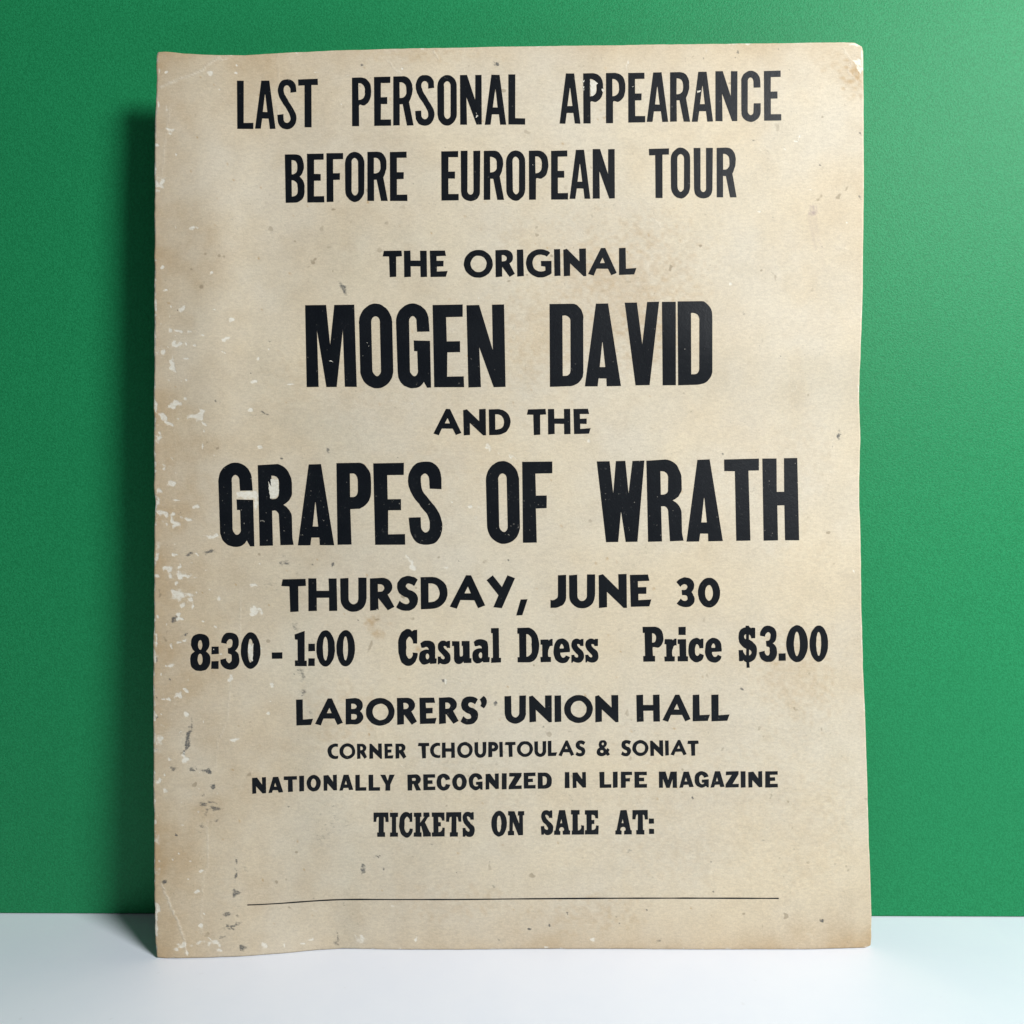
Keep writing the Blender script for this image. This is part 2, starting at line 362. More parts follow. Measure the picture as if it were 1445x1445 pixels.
fox = []
for i in range(190):
    fox.append((235 + 760 * rng.random() ** 1.1, rng.uniform(85, 1330), rng.uniform(.35, .95), *rng.uniform(.8, 1.7, 2)))
# toned edges, tide marks and rust
dl = PX - np.interp(PY, LEF[:, 1], LEF[:, 0]); dr = np.interp(PY, RIG[:, 1], RIG[:, 0]) - PX
dt = PY - np.interp(PX, TOP[:, 0], TOP[:, 1]); db = np.interp(PX, BOT[:, 0], BOT[:, 1]) - PY
n1 = fbm(PX, PY, 120, 40); n2 = fbm(PX, PY, 45, 50)
brown += .50 * np.exp(-dl / (34 + 50 * n1)) + .34 * np.exp(-dt / 26) * (.5 + n1) + .12 * np.exp(-dr / 18)
brown += .50 * np.exp(-db / 32) * (.35 + .65 * smooth(420, 900, PX))
brown += .30 * np.exp(-((PX - 1225) / 90) ** 2 - ((PY - 1340) / 110) ** 2)
brown += .24 * smooth(800, 217, PX) * smooth(.3, .7, n1) + .13 * smooth(.42, .72, fbm(PX, PY, 170, 60)) + .08 * smooth(.5, .7, n2)
for x, y, a, rx, ry in fox + [(838, 385, .36, 60, 34), (905, 452, .36, 52, 46), (880, 400, .27, 85, 70), (770, 470, .2, 90, 60), (525, 878, .55, 10, 9), (531, 894, .4, 6, 7), (548, 880, .3, 8, 3), (540, 895, .35, 5, 5), (1000, 1140, .12, 160, 110), (1130, 950, .24, 60, 60), (1150, 1180, .16, 50, 90), (1080, 650, .10, 90, 60), (590, 915, .55, 5, 4), (400, 560, .18, 80, 60), (300, 1240, .2, 60, 90), (620, 1275, .22, 90, 28), (820, 1300, .26, 90, 30), (500, 560, .16, 50, 60), (640, 560, .12, 110, 60), (640, 640, .14, 70, 50), (760, 340, .14, 60, 30), (1135, 840, .10, 60, 80), (1098, 940, .2, 40, 30), (1096, 936, .35, 4, 4), (600, 1130, .12, 140, 60), (1185, 85, .25, 30, 22), (1208, 105, .55, 16, 22), (560, 78, .3, 120, 12), (300, 85, .3, 70, 16), (470, 1015, .2, 60, 40)]:
    blob(brown, x, y, rx * .9, ry * .9, a * 1.7)
# cool grey bloom on the upper left and in the middle
grey += .55 * np.exp(-((PX - 420) / 260) ** 2 - ((PY - 470) / 320) ** 2) * smooth(.25, .75, n2 * .5 + n1 * .5) + .35 * np.exp(-((PX - 520) / 240) ** 2 - ((PY - 1190) / 130) ** 2) + .25 * smooth(.45, .75, n1) * smooth(900, 400, PX)
grey += .55 * np.exp(-((PX - 492 - 30 * (n1 - .5)) / 20) ** 2) * smooth(1040, 1290, PY) + .4 * np.exp(-((PX - 425 - 40 * (n2 - .5)) / 26) ** 2) * smooth(740, 880, PY) * smooth(1120, 960, PY)
chip = np.maximum(chip, .50 * np.exp(-dl / 40) * smooth(.46, .70, fbm(PX, PY, 16, 90)) * smooth(330, 520, PY))
grey += .45 * np.exp(-((PX - 250) / 70) ** 2 - ((PY - 100) / 40) ** 2)
# folds
for txt, a, wd in (('226,123 262,108 285,100 300,86 312,79', .9, 1.3), ('310,84 322,80', .8, 1.2), ('228,250 236,180 240,150', .35, 1), ('228,1248 241,1280 252,1302 260,1325 263,1348', .9, 1.3), ('292,1155 294,1220 286,1240 284,1320', .5, 1), ('340,830 338,900 324,975 320,1020 308,1045 304,1085', .42, 1), ('392,75 393,130 392,190', .28, .9), ('547,86 556,96 566,104', .6, .9), ('388,140 394,165', .4, 1), ('764,160 770,220', .12, 1), ('1190,68 1202,86 1196,100 1208,114', .6, 1.1), ('1061,200 1080,220 1120,235 1140,262', .22, 1), ('240,560 250,640 246,720', .15, 1), ('880,700 905,712 930,760', .18, 1), ('900,130 912,100 906,88', .3, .9), ('625,962 665,964', .35, .8), ('640,880 632,910', .2, .9), ('460,1150 480,1290', .1, 1), ('612,72 620,84', .6, 1.0)):
    crack(crease, txt, a, wd)

front = surf(PX, PY)
nv = NX * NY
idx = np.arange(nv).reshape(NY, NX)
quads = np.stack([idx[:-1, :-1], idx[1:, :-1], idx[1:, 1:], idx[:-1, 1:]], -1).reshape(-1, 4)
# rim and back
ring = np.concatenate([idx[0, :-1], idx[:-1, -1], idx[-1, :0:-1], idx[:0:-1, 0]])
cen = front.reshape(-1, 3).mean(0)
rp = front.reshape(-1, 3)[ring]
out = rp - cen; out /= np.linalg.norm(out, axis=1)[:, None]
ring1 = rp - NRMN * .0005 + out * .00035
ring2 = rp - NRMN * .0017 + out * .00035
ring3 = rp - NRMN * .0022
nr = len(ring)
verts = np.concatenate([front.reshape(-1, 3), ring1, ring2, ring3])
verts[nv:, 2] = np.maximum(verts[nv:, 2], .0002)
faces = [quads]
prev = ring
for kk in range(3):
    cur = np.arange(nv + kk * nr, nv + (kk + 1) * nr)
    faces.append(np.stack([prev, np.roll(prev, -1), np.roll(cur, -1), cur], -1))
    prev = cur
# back sheet: a coarser grid following the same bow, its rim stitched by a narrow overlap
step = 10
gi = np.unique(np.append(np.arange(0, NY, step), NY - 1)); gj = np.unique(np.append(np.arange(0, NX, step), NX - 1))
bk = front[np.ix_(gi, gj)].reshape(-1, 3) - NRMN * .00225
b0 = len(verts); verts = np.concatenate([verts, bk])
bi = np.arange(b0, b0 + len(bk)).reshape(len(gi), len(gj))
faces.append(np.stack([bi[:-1, :-1], bi[:-1, 1:], bi[1:, 1:], bi[1:, :-1]], -1).reshape(-1, 4))
F = np.concatenate(faces)
me = bpy.data.meshes.new('card')
me.vertices.add(len(verts)); me.vertices.foreach_set('co', verts.ravel())
me.loops.add(F.size); me.loops.foreach_set('vertex_index', F.ravel().astype(np.int32))
me.polygons.add(len(F)); me.polygons.foreach_set('loop_start', np.arange(0, F.size, 4, dtype=np.int32))
me.update(calc_edges=True)
card = link('card', me, M_CARD, poster)
me.materials.append(M_RIM)
mi = np.zeros(len(F), np.int32); mi[len(quads):] = 1
me.polygons.foreach_set('material_index', mi)
sm = np.ones(len(F), bool); sm[len(quads):] = False
me.polygons.foreach_set('use_smooth', sm)
for nm, arr in (('chip', chip), ('smudge_hole', smudge_hole), ('brown', np.clip(brown, 0, 1)), ('grey', np.clip(grey, 0, 1)), ('crease', crease), ('violet', violet)):
    at = me.attributes.new(nm, 'FLOAT', 'POINT')
    at.data.foreach_set('value', np.concatenate([arr.ravel(), np.zeros(len(verts) - nv)]).astype(np.float32))
me.validate()

# ------------------------------------------------------------------ lettering
FR = {}
def fr(names, width):
    for it in names.split():
        n, x, y = it.split(','); FR[n] = (float(x), float(y), 1445.0 / width)
fr('a1,320,95 a2,490,90 a3,600,90 a4,780,90 a5,920,85 b1,390,200 b2,610,200 b3,770,200 b4,870,200 c1,530,335 c2,710,335 d1,420,415 d2,580,415 d3,760,415 d4,860,415 f1,295,640 f2,465,640 f3,670,635 f4,835,635 f5,960,635 g1,385,800 g2,555,800 g3,720,795 g4,860,795 i1,405,970 i2,560,970 i3,700,970 i4,860,965', 200)
fr('h1,255,875 h2,375,875 h3,550,875 h4,710,875 h5,895,870 h6,1025,870 j1,450,1035 j2,580,1035 j3,700,1035 j4,835,1035 k1,345,1080 k2,465,1080 k3,565,1080 k4,690,1080 k5,835,1080 k6,950,1080 l1,520,1130 l2,640,1130 l3,780,1130', 160)
fr('e1,600,560', 250)

# outlines: plain = corner, ~ = smooth, '=' = straight runs into a curve, @cx,cy,rx,ry = oval; contours split by |
GL = {
'A': { 'L': '105,138 174,138 174,566 272,566 272,627 107,627',
 'A': '352,136 434,136 498,626 440,626 426,522 360,522 346,626 288,626 | 391,278 395,278 416,455 368,455',
 'S': '710,250 648,258 =648,225 ~640,200 ~615,183 ~588,198 ~580,235 ~590,275 ~620,330 ~680,425 ~706,475 ~713,520 ~700,575 ~665,615 ~612,630 ~555,612 ~525,570 =517,510 515,483 578,478 =578,515 ~586,550 ~612,566 ~640,550 ~650,520 ~640,478 ~610,425 ~555,340 ~528,285 ~520,235 ~530,180 ~560,138 ~615,122 ~670,137 ~700,175 =708,215',
 'T': '728,122 928,115 928,178 862,180 864,610 794,610 792,184 730,186',
 'P': '48,143 =135,141 ~190,155 ~228,195 ~245,270 ~240,340 ~215,395 ~175,425 =120,432 120,635 50,635 | 113,200 =128,200 ~165,222 ~180,285 ~165,348 =130,368 115,370',
 'E': '273,136 440,132 440,194 343,196 343,340 410,340 410,410 344,410 344,568 447,566 447,630 275,632',
 'R': '469,130 =560,127 ~620,143 ~655,190 ~666,250 ~655,330 632,388 676,626 608,627 565,412 536,412 536,626 469,627 | 535,190 =550,190 ~588,210 ~602,265 ~588,330 =555,348 535,349',
 'O': '~1018,114 ~1088,150 =1116,240 =1116,505 ~1088,590 ~1018,630 ~950,592 =922,505 =920,240 ~948,150 | ~1018,178 ~1042,192 =1053,235 =1053,510 ~1042,548 ~1020,564 ~999,548 =988,510 =986,235 ~995,192',
 'N': '1150,116 1222,116 1305,370 1305,116 1370,116 1370,618 1317,618 1217,340 1221,619 1152,619',
 'C': '1107,278 1037,278 =1037,225 ~1030,190 ~1008,175 ~984,190 =977,225 =977,500 ~985,542 ~1008,558 ~1030,542 =1038,500 1038,437 1110,437 =1110,510 ~1082,592 ~1008,626 ~937,592 =912,510 =910,230 ~936,144 ~1008,107 ~1078,140 =1105,225',
 'B': '87,130 =185,128 ~245,145 ~280,215 ~270,310 238,358 ~275,400 ~289,480 ~275,570 ~230,610 =190,621 95,623 | 155,190 =165,190 ~203,208 ~215,260 ~203,315 =170,332 156,333 | 156,393 =170,394 ~208,420 ~217,478 ~205,540 =170,558 158,560',
 'F': '511,118 681,116 681,178 578,180 579,322 648,322 648,388 581,390 583,612 513,613',
 'U': '290,95 360,95 =360,490 ~368,525 ~390,538 ~412,525 =420,490 420,95 490,95 =488,500 ~462,577 ~390,603 ~320,575 =293,500' },
'B': { 'T': '84,138 268,135 272,192 210,196 213,402 146,406 138,196 74,193',
 'H': '288,138 354,136 357,238 457,238 454,138 520,136 525,402 459,405 457,295 358,296 360,402 291,406',
 'E': '553,137 705,135 718,188 620,190 622,240 692,238 692,294 624,295 625,346 734,341 716,398 560,402',
 'O': '@1047,269,148,142 | @1050,270,82,84',
 'R': '1222,132 =1310,128 ~1368,142 ~1402,200 ~1390,245 1365,267 1420,372 1368,402 1290,298 1292,398 1224,404 | 1286,182 =1300,182 ~1328,193 ~1337,215 ~1325,238 =1300,245 1288,246',
 'I': '140,126 207,124 212,394 144,399',
 'G': '483,158 445,198 ~400,178 ~370,176 ~320,203 ~302,262 ~320,320 ~375,348 ~410,345 432,338 430,298 388,292 386,240 494,240 494,368 ~440,398 ~370,409 ~280,370 ~234,265 ~275,160 ~370,121 ~430,128',
 'N': '614,126 650,116 778,244 776,116 845,114 848,392 820,394 682,262 684,388 618,394',
 'A': '1000,110 1042,110 1160,362 1102,384 1070,318 955,318 925,388 866,370 | 1016,205 1040,262 988,262',
 'L': '1180,110 1250,108 1252,318 1358,311 1336,376 1182,380',
 'D': '278,104 =385,102 ~480,128 ~540,195 ~553,255 ~532,345 ~470,405 =370,427 282,430 | 360,168 =375,168 ~440,190 ~472,260 ~445,335 =380,358 360,359',
 'U': '686,118 770,112 =772,310 ~785,360 ~822,380 ~858,360 =872,310 872,110 955,108 =955,300 ~925,410 ~822,456 ~720,410 =688,305',
 'S': '250,130 215,195 ~180,175 ~150,170 ~127,195 ~145,222 ~200,248 ~245,290 ~252,350 ~220,415 ~135,447 ~75,437 30,410 65,342 ~100,370 ~130,378 ~165,360 ~155,325 ~105,300 ~50,250 ~38,185 ~70,122 ~155,94 ~210,105',
 'Y': '952,135 1015,87 1107,205 1165,87 1240,118 1107,418 1022,410 1074,290',
 ',': '1300,335 1370,331 1315,490 1253,495',
 'J': '487,122 571,118 =572,340 ~540,420 ~470,450 412,453 410,374 ~440,374 ~478,352 =488,290',
 '3': '684,190 ~725,155 ~780,143 ~840,168 ~866,222 ~858,265 838,292 ~860,330 ~870,370 ~845,425 ~775,447 ~725,435 686,408 728,358 ~745,375 ~768,382 ~798,355 ~790,332 =768,323 742,324 738,270 =755,270 ~785,262 ~797,237 ~770,213 ~742,220 724,240',
 '0': '@1017,297,113,152 | @1016,300,40,80',
 'B': '597,117 =690,108 ~745,125 ~772,180 ~765,220 745,242 ~772,275 ~776,320 ~735,366 =660,376 597,378 | 655,165 =672,165 ~700,174 ~710,192 ~698,212 =670,219 656,219 | 656,269 =672,270 ~705,279 ~715,298 ~703,318 =670,327 656,327',
 'C': '245,130 244,170 ~210,168 ~175,185 ~160,226 ~175,268 ~210,288 249,283 247,318 ~190,324 ~132,290 ~110,226 ~130,165 ~190,130',
 'P': '985,110 =1045,107 ~1095,125 ~1112,170 ~1095,212 =1045,228 1035,228 1035,298 985,300 | 1033,150 =1042,150 ~1066,168 =1042,188 1034,188',
 '&': '~90,130 ~105,98 ~145,84 ~185,100 ~195,135 ~180,164 165,182 188,205 200,183 230,210 212,238 232,268 206,288 182,268 ~150,288 ~105,288 ~72,268 ~64,235 ~75,203 100,180 | @143,132,14,17 | @130,230,20,17',
 "'": '885,88 ~915,120 ~918,155 ~905,190 888,215 850,188 ~862,160 ~858,145 846,122' },
'C': { 'M': '75,113 290,110 332,520 372,110 576,108 604,946 480,947 459,365 398,946 294,948 198,368 215,947 91,948',
 'O': '~797,97 ~918,160 =967,310 =977,765 ~930,905 ~808,960 ~690,905 =637,770 =625,310 ~675,155 | ~795,226 ~828,245 =840,300 =850,770 ~840,815 ~810,836 ~780,815 =762,770 =752,295 ~763,245',
 'G': '1345,384 1218,384 =1213,300 ~1203,245 ~1172,224 ~1145,245 =1138,300 =1145,770 ~1158,815 ~1190,838 ~1218,815 =1227,770 =1220,584 1188,582 1185,475 1350,477 1362,955 1320,955 1287,895 ~1240,945 ~1165,960 ~1065,915 =1020,780 =1005,290 ~1050,155 ~1165,97 ~1285,145 =1338,280',
 'E': '220,112 528,107 528,232 360,234 366,482 500,480 500,593 370,595 370,843 540,840 542,948 238,950',
 'N': '565,112 695,110 835,572 825,107 950,104 966,947 842,950 695,540 712,948 585,950',
 'D': '113,102 =345,98 ~425,150 =455,280 =455,800 ~415,895 =300,940 118,945 | 245,218 =255,217 ~308,235 =326,300 =326,780 ~310,820 =285,832 248,834',
 'A': '585,98 708,95 842,938 696,940 692,860 612,860 602,940 473,942 | 650,492 654,492 680,745 624,745',
 'V': '880,88 1002,84 1057,515 1105,80 1230,77 1133,928 988,930',
 'I': '1258,78 1400,78 1402,927 1264,928',
 'R': '557,110 =750,98 ~850,140 ~900,220 =917,300 =917,400 ~900,450 826,515 ~890,570 =917,640 =922,850 935,925 797,930 =780,640 ~768,595 =735,573 708,575 716,933 575,936 | 700,215 =725,217 ~765,240 =780,300 =778,400 ~765,440 =735,455 703,456',
 'P': '70,97 =300,92 ~395,160 =425,300 =425,360 ~390,500 =290,563 213,568 224,928 82,930 | 208,203 =240,203 ~275,225 =287,280 =288,380 ~275,425 =235,443 210,443',
 'S': '1143,362 1020,357 =1017,270 ~1003,225 ~970,205 ~940,225 ~932,280 ~945,370 ~1000,450 ~1085,555 ~1135,650 ~1150,740 ~1130,840 ~1080,905 ~990,928 ~900,910 ~835,830 =815,740 805,652 930,647 =932,720 ~945,780 ~980,805 ~1010,785 ~1022,720 ~1005,640 ~940,550 ~850,430 ~808,340 ~800,270 ~825,170 ~880,105 ~970,82 ~1070,105 ~1125,175 =1140,270',
 'F': '484,120 791,116 791,237 619,239 623,465 733,463 733,592 623,595 633,942 493,944',
 'W': '52,115 182,112 218,445 248,112 343,110 376,445 415,110 537,108 466,936 347,938 300,625 270,938 147,940',
 'T': '446,96 802,86 803,207 695,210 716,925 572,928 556,215 449,216',
 'H': '838,87 982,85 985,425 1060,425 1058,84 1195,82 1212,918 1068,920 1062,562 990,564 997,920 850,922' },
'D': { 'N': '98,162 160,156 225,245 222,153 273,150 275,354 232,357 148,265 150,358 100,362',
 'A': '362,148 432,146 495,342 436,346 425,315 363,318 352,350 303,353 | 393,222 408,272 377,272',
 'T': '500,143 668,136 670,182 612,186 618,336 557,340 555,188 500,188',
 'I': '698,134 760,132 762,330 700,334',
 'O': '@883,227,91,106 | @882,228,33,58',
 'L': '328,122 386,120 388,280 470,278 470,322 330,324',
 'Y': '648,121 712,121 742,195 765,121 832,120 775,245 775,322 713,322 713,245',
 'R': '993,120 =1095,115 ~1150,135 ~1165,175 ~1155,215 1128,238 1168,320 1108,322 1070,240 1055,240 1055,320 995,322 | 1052,163 =1085,162 ~1102,180 =1085,198 1054,198',
 'E': '293,118 442,115 443,158 350,160 350,192 410,190 412,235 351,238 351,273 445,272 445,316 294,320',
 'C': '632,178 578,190 ~565,165 ~548,155 ~525,172 ~520,215 ~530,258 ~550,274 ~570,262 578,238 636,248 ~610,300 ~550,322 ~485,290 ~462,215 ~485,138 ~550,108 ~605,125',
 'G': '1045,172 988,185 ~975,158 ~958,148 ~935,167 ~928,207 ~940,255 ~965,270 ~985,262 990,248 962,248 962,210 1048,205 1048,310 1022,310 1012,292 ~965,316 ~898,285 ~872,210 ~895,130 ~958,100 ~1018,120',
 'Z': '258,97 415,95 415,135 337,258 415,256 415,300 252,303 252,265 328,143 258,145',
 'D': '624,95 =710,92 ~770,115 ~800,190 ~775,272 =710,296 625,297 | 683,138 =695,138 ~728,155 ~738,195 ~728,236 =698,252 685,252',
 'F': '373,83 515,82 515,125 432,126 433,165 488,163 488,207 434,208 435,287 374,288',
 'M': '860,82 942,80 975,190 1005,80 1083,80 1085,286 1032,286 1030,175 995,286 952,287 908,170 910,286 860,287' },
'E': { '8': '~247,177 ~335,205 ~368,290 ~355,358 322,400 ~365,440 ~378,510 ~345,610 ~245,648 ~150,612 ~122,515 ~135,440 178,400 ~140,350 ~132,285 ~162,205 | @248,318,27,60 | @248,500,31,70',
 ':': '395,340 484,338 485,433 393,436 / 393,524 482,522 482,620 391,620',
 '3': '518,290 ~540,205 ~580,168 ~640,160 ~718,200 ~742,285 ~725,355 690,390 ~732,430 ~748,505 ~715,600 ~625,632 ~545,600 507,502 583,485 ~592,530 ~618,548 ~645,525 ~650,485 ~640,440 =620,432 605,425 600,358 =620,355 ~650,335 ~660,290 ~652,252 ~630,243 ~600,262 588,303',
 '0': '@892,388,123,232 | @890,390,33,152',
 '-': '1160,412 1297,410 1297,492 1163,493',
 '1': '370,185 495,138 496,515 522,517 522,585 372,586 372,515 407,514 405,252 370,250',
 'C': '350,125 350,298 295,298 ~282,240 ~250,212 ~222,240 ~212,345 ~222,460 ~250,492 ~280,470 292,412 355,418 ~340,500 ~300,560 ~238,583 ~160,545 ~120,450 ~108,345 ~125,210 ~170,140 ~235,113 ~265,122 285,143 305,126',
 'a': '392,298 ~430,270 ~490,263 ~555,285 =578,355 578,485 598,490 596,553 517,556 505,540 ~470,562 ~430,565 ~388,532 ~375,470 ~390,410 ~440,380 495,378 ~488,352 ~465,342 ~430,352 405,350 | @480,463,22,37',
 's': '768,265 768,355 725,355 ~705,330 ~688,335 ~692,352 ~720,385 ~765,430 ~775,480 ~755,540 ~710,563 ~670,560 640,545 630,562 614,562 612,465 652,463 ~670,495 ~690,498 ~700,480 ~680,450 ~635,400 ~613,350 ~625,290 ~670,262 ~705,265 722,275 738,266',
 'u': '795,270 890,270 =892,440 ~900,465 ~918,465 =935,440 932,332 916,330 918,267 1017,267 1020,485 1040,488 1040,548 945,550 940,530 ~900,560 ~865,560 ~828,525 =820,440 818,333 795,332',
 'l': '1290,105 1390,105 1393,478 1415,480 1415,540 1295,545 1293,483 1315,480 1312,168 1290,167',
 'D': '183,102 =320,98 ~400,140 ~450,240 ~460,330 ~445,430 ~400,510 =320,538 185,538 185,470 208,468 205,175 183,172 | 297,178 =305,178 ~345,205 ~362,310 ~345,440 =310,465 298,467',
 'r': '478,250 570,248 580,262 ~600,245 628,242 628,330 ~595,335 ~580,370 578,468 606,470 605,533 478,534 476,470 500,468 498,315 478,312',
 'e': '850,408 728,413 ~738,455 ~760,477 ~785,470 800,447 850,470 ~820,525 ~750,548 ~680,515 ~645,440 ~643,370 ~675,270 ~750,234 ~820,268 ~848,340 | 722,362 ~728,325 ~745,305 ~764,325 770,362',
 'P': '107,133 =265,132 ~335,165 ~370,260 ~355,350 ~310,395 =235,407 237,497 265,500 267,572 117,573 115,502 140,500 133,210 108,208 | 230,210 =240,212 ~270,232 ~278,272 ~268,312 =240,332 231,334',
 'i': '567,132 655,130 655,233 567,234 / 556,288 660,288 662,505 683,508 683,570 556,572 556,505 580,503 578,350 556,348',
 'c': '882,285 880,403 828,403 ~820,370 ~800,352 ~782,375 ~776,430 ~785,485 ~802,502 ~822,490 832,468 886,488 ~860,555 ~795,583 ~735,555 ~695,480 ~692,410 ~720,310 ~785,273 ~820,278 838,292 855,284',
 '$': '245,118 288,118 290,133 318,150 322,142 367,145 367,277 318,277 ~305,245 288,230 288,290 ~340,325 ~382,380 ~388,450 ~365,535 ~300,578 292,580 295,650 258,652 255,580 ~235,570 215,550 212,565 163,565 158,425 212,425 ~225,465 252,492 252,410 ~195,370 ~160,310 ~157,240 ~185,165 245,138 | 250,225 252,290 ~228,270 ~228,245 | 290,420 ~315,442 ~315,475 290,495',
 '.': '667,470 755,468 757,562 669,565' },
'F': { 'T': '64,152 255,150 257,270 220,270 =214,230 ~208,212 195,208 195,400 213,403 213,457 112,458 110,405 130,402 132,208 ~115,212 =105,235 100,270 64,270',
 'I': '275,152 375,150 375,205 352,208 352,402 375,405 375,457 275,458 275,405 298,402 298,208 275,205',
 'C': '557,150 558,268 520,268 ~508,215 ~490,203 ~468,225 ~460,300 ~468,385 ~490,408 ~515,385 525,350 563,358 ~545,430 ~490,468 ~430,440 ~395,360 ~392,270 ~420,175 ~475,142 ~505,148 522,162 540,150',
 'K': '578,152 676,152 676,205 660,208 660,280 715,205 700,203 700,152 775,150 778,200 755,215 720,275 780,395 795,405 795,455 697,457 695,408 668,320 660,330 660,402 678,405 678,457 578,458 578,405 598,402 598,208 578,205',
 'E': '808,152 968,150 970,255 935,253 ~925,218 890,210 890,275 922,275 923,325 892,327 892,400 ~925,390 942,342 975,345 972,455 810,457 808,405 828,402 828,208 808,205',
 'S': '1340,148 1342,243 1300,243 ~1275,205 ~1255,205 ~1258,225 ~1300,285 ~1350,345 ~1352,395 ~1330,445 ~1285,462 ~1250,452 1240,440 1230,458 1200,458 1197,348 1238,345 ~1260,390 ~1280,395 ~1288,378 ~1270,345 ~1220,290 ~1202,245 ~1208,180 ~1260,142 ~1290,148 1305,158 1320,147',
 'O': '@582,292,100,165 | @582,295,28,105',
 'N': '697,133 780,133 838,290 838,190 822,185 822,133 902,131 902,183 885,188 885,438 825,440 758,270 758,382 775,387 775,440 697,440 697,388 715,383 715,190 697,185',
 'A': '82,120 158,118 208,375 222,378 222,430 128,430 128,385 143,380 ~140,345 ~115,335 ~88,350 85,382 97,385 98,432 18,433 18,382 35,378 | 110,232 122,285 98,286',
 'L': '233,120 342,120 342,176 320,178 322,375 ~345,370 360,312 402,315 400,430 242,431 242,380 252,378 252,178 233,176',
 ':': '1227,228 1290,226 1290,290 1227,292 / 1228,356 1292,355 1292,420 1230,421' },
}

def oval(cx, cy, rx, ry, n=48):
    a = np.linspace(0, 2 * np.pi, n, endpoint=False)
    return np.stack([cx + rx * np.cos(a), cy + ry * np.sin(a)], -1)
def contour(txt):
    txt = txt.strip()
    if txt[0] == '@':
        return oval(*[float(v) for v in txt[1:].split(',')])
    P, kind = [], []
    for it in txt.split():
        if it[0] in '~=': kind.append(it[0]); it = it[1:]
        else: kind.append('.')
        P.append([float(v) for v in it.split(',')])
    P = np.array(P); n = len(P)
    def straight(a, b): return kind[a] != '~' and kind[b] != '~'
    def tang(i, fwd):
        a, b = P[i] - P[i - 1], P[(i + 1) % n] - P[i]
        if kind[i] == '~':
            la, lb = np.linalg.norm(a), np.linalg.norm(b)
            v = a * lb / la + b * la / lb
        elif kind[i] == '=':
            v = b if not fwd else a           # continue the straight neighbour
            if not straight(i - 1, i) and fwd: v = b
            if not straight(i, (i + 1) % n) and not fwd: v = a
        else: return None
        return v / np.linalg.norm(v)
    out = []
    for i in range(n):
        k = (i + 1) % n
        out.append(P[i])
        if straight(i, k): continue
        c = P[k] - P[i]; ch = np.linalg.norm(c); u = c / ch
        t0, t1 = tang(i, True), tang(k, False)
        if t0 is None and t1 is None: continue
        if t0 is None: t0 = 2 * u * (u @ t1) - t1
        if t1 is None: t1 = 2 * u * (u @ t0) - t0
        h0 = ch * (2 / 3) / (1 + max(u @ t0, -.2)); h1 = ch * (2 / 3) / (1 + max(u @ t1, -.2))
        m = max(3, min(14, int(ch / 10)))
        for q in np.arange(1, m) / m:
            out.append(P[i] * (1 - q) ** 3 + 3 * (P[i] + t0 * h0) * q * (1 - q) ** 2 + 3 * (P[k] - t1 * h1) * q * q * (1 - q) + P[k] * q ** 3)
    return np.array(out)
CACHE = {}
def glyph(font, ch):
    if (font, ch) not in CACHE:
        sep = [[contour(c) for c in part.split('|')] for part in GL[font][ch].split('/')]
        allp = np.concatenate([c for part in sep for c in part])
        lo, hi = allp.min(0), allp.max(0)
        CACHE[font, ch] = [[(c - lo) / (hi - lo) for c in part] for part in sep]
    return CACHE[font, ch]

def fill(part):
    # triangulate one outline with holes in its own flat layout
    from mathutils.geometry import tessellate_polygon
    loops = [[Vector((p[0], p[1], 0)) for p in c] for c in part]
    tris = tessellate_polygon(loops)
    flat = [p for c in part for p in c]
    return flat, tris

INK_LIFT = 0.00012
def printed_word(label, font, letters, wear):
    bm = bmesh.new()
    for frame, ch, bb in letters:
        x0, y0, x1, y1 = bb
        fx, fy, k = FR[frame]
        x0, x1 = fx + (x0 + .6) / k, fx + (x1 - .6) / k
        y0, y1 = fy + (y0 + .6) / k, fy + (y1 - .6) / k
        for part in glyph(font, ch):
            sc = [c * [x1 - x0, y1 - y0] + [x0, y0] for c in part]
            # press unevenness: edges of metal and wood type are never quite true
            sc = [c + np.stack([vnoise(c[:, 0], c[:, 1], 3.5, 70) - .5, vnoise(c[:, 0], c[:, 1], 3.5, 71) - .5], -1) * .55 for c in sc]
            flat, tris = fill(sc)
            vs = [bm.verts.new((p[0], p[1], 0)) for p in flat]
            for t3 in tris:
                try: bm.faces.new([vs[q] for q in t3])
                except ValueError: pass
    xs = [v.co.x for v in bm.verts]; ys = [v.co.y for v in bm.verts]
    for axis, lo, hi in ((0, min(xs), max(xs)), (1, min(ys), max(ys))):
        q = lo + 11
        while q < hi:
            bmesh.ops.bisect_plane(bm, geom=bm.verts[:] + bm.edges[:] + bm.faces[:], plane_co=(q, 0, 0) if axis == 0 else (0, q, 0), plane_no=(1, 0, 0) if axis == 0 else (0, 1, 0))
            q += 11
    bm.verts.ensure_lookup_table()
    co = np.array([v.co for v in bm.verts])
    p3 = surf(co[:, 0], co[:, 1], INK_LIFT)
    for v, p in zip(bm.verts, p3): v.co = p
    bm.normal_update()
    for f in bm.faces:
        if f.normal.dot(NRM) < 0: f.normal_flip()
    me = bpy.data.meshes.new('printed_word'); bm.to_mesh(me); bm.free()
    at = me.attributes.new('wear', 'FLOAT', 'POINT')
    at.data.foreach_set('value', np.full(len(me.vertices), wear, np.float32))
    o = link('printed_word', me, M_INK, poster)
    o['label'] = label
    return o
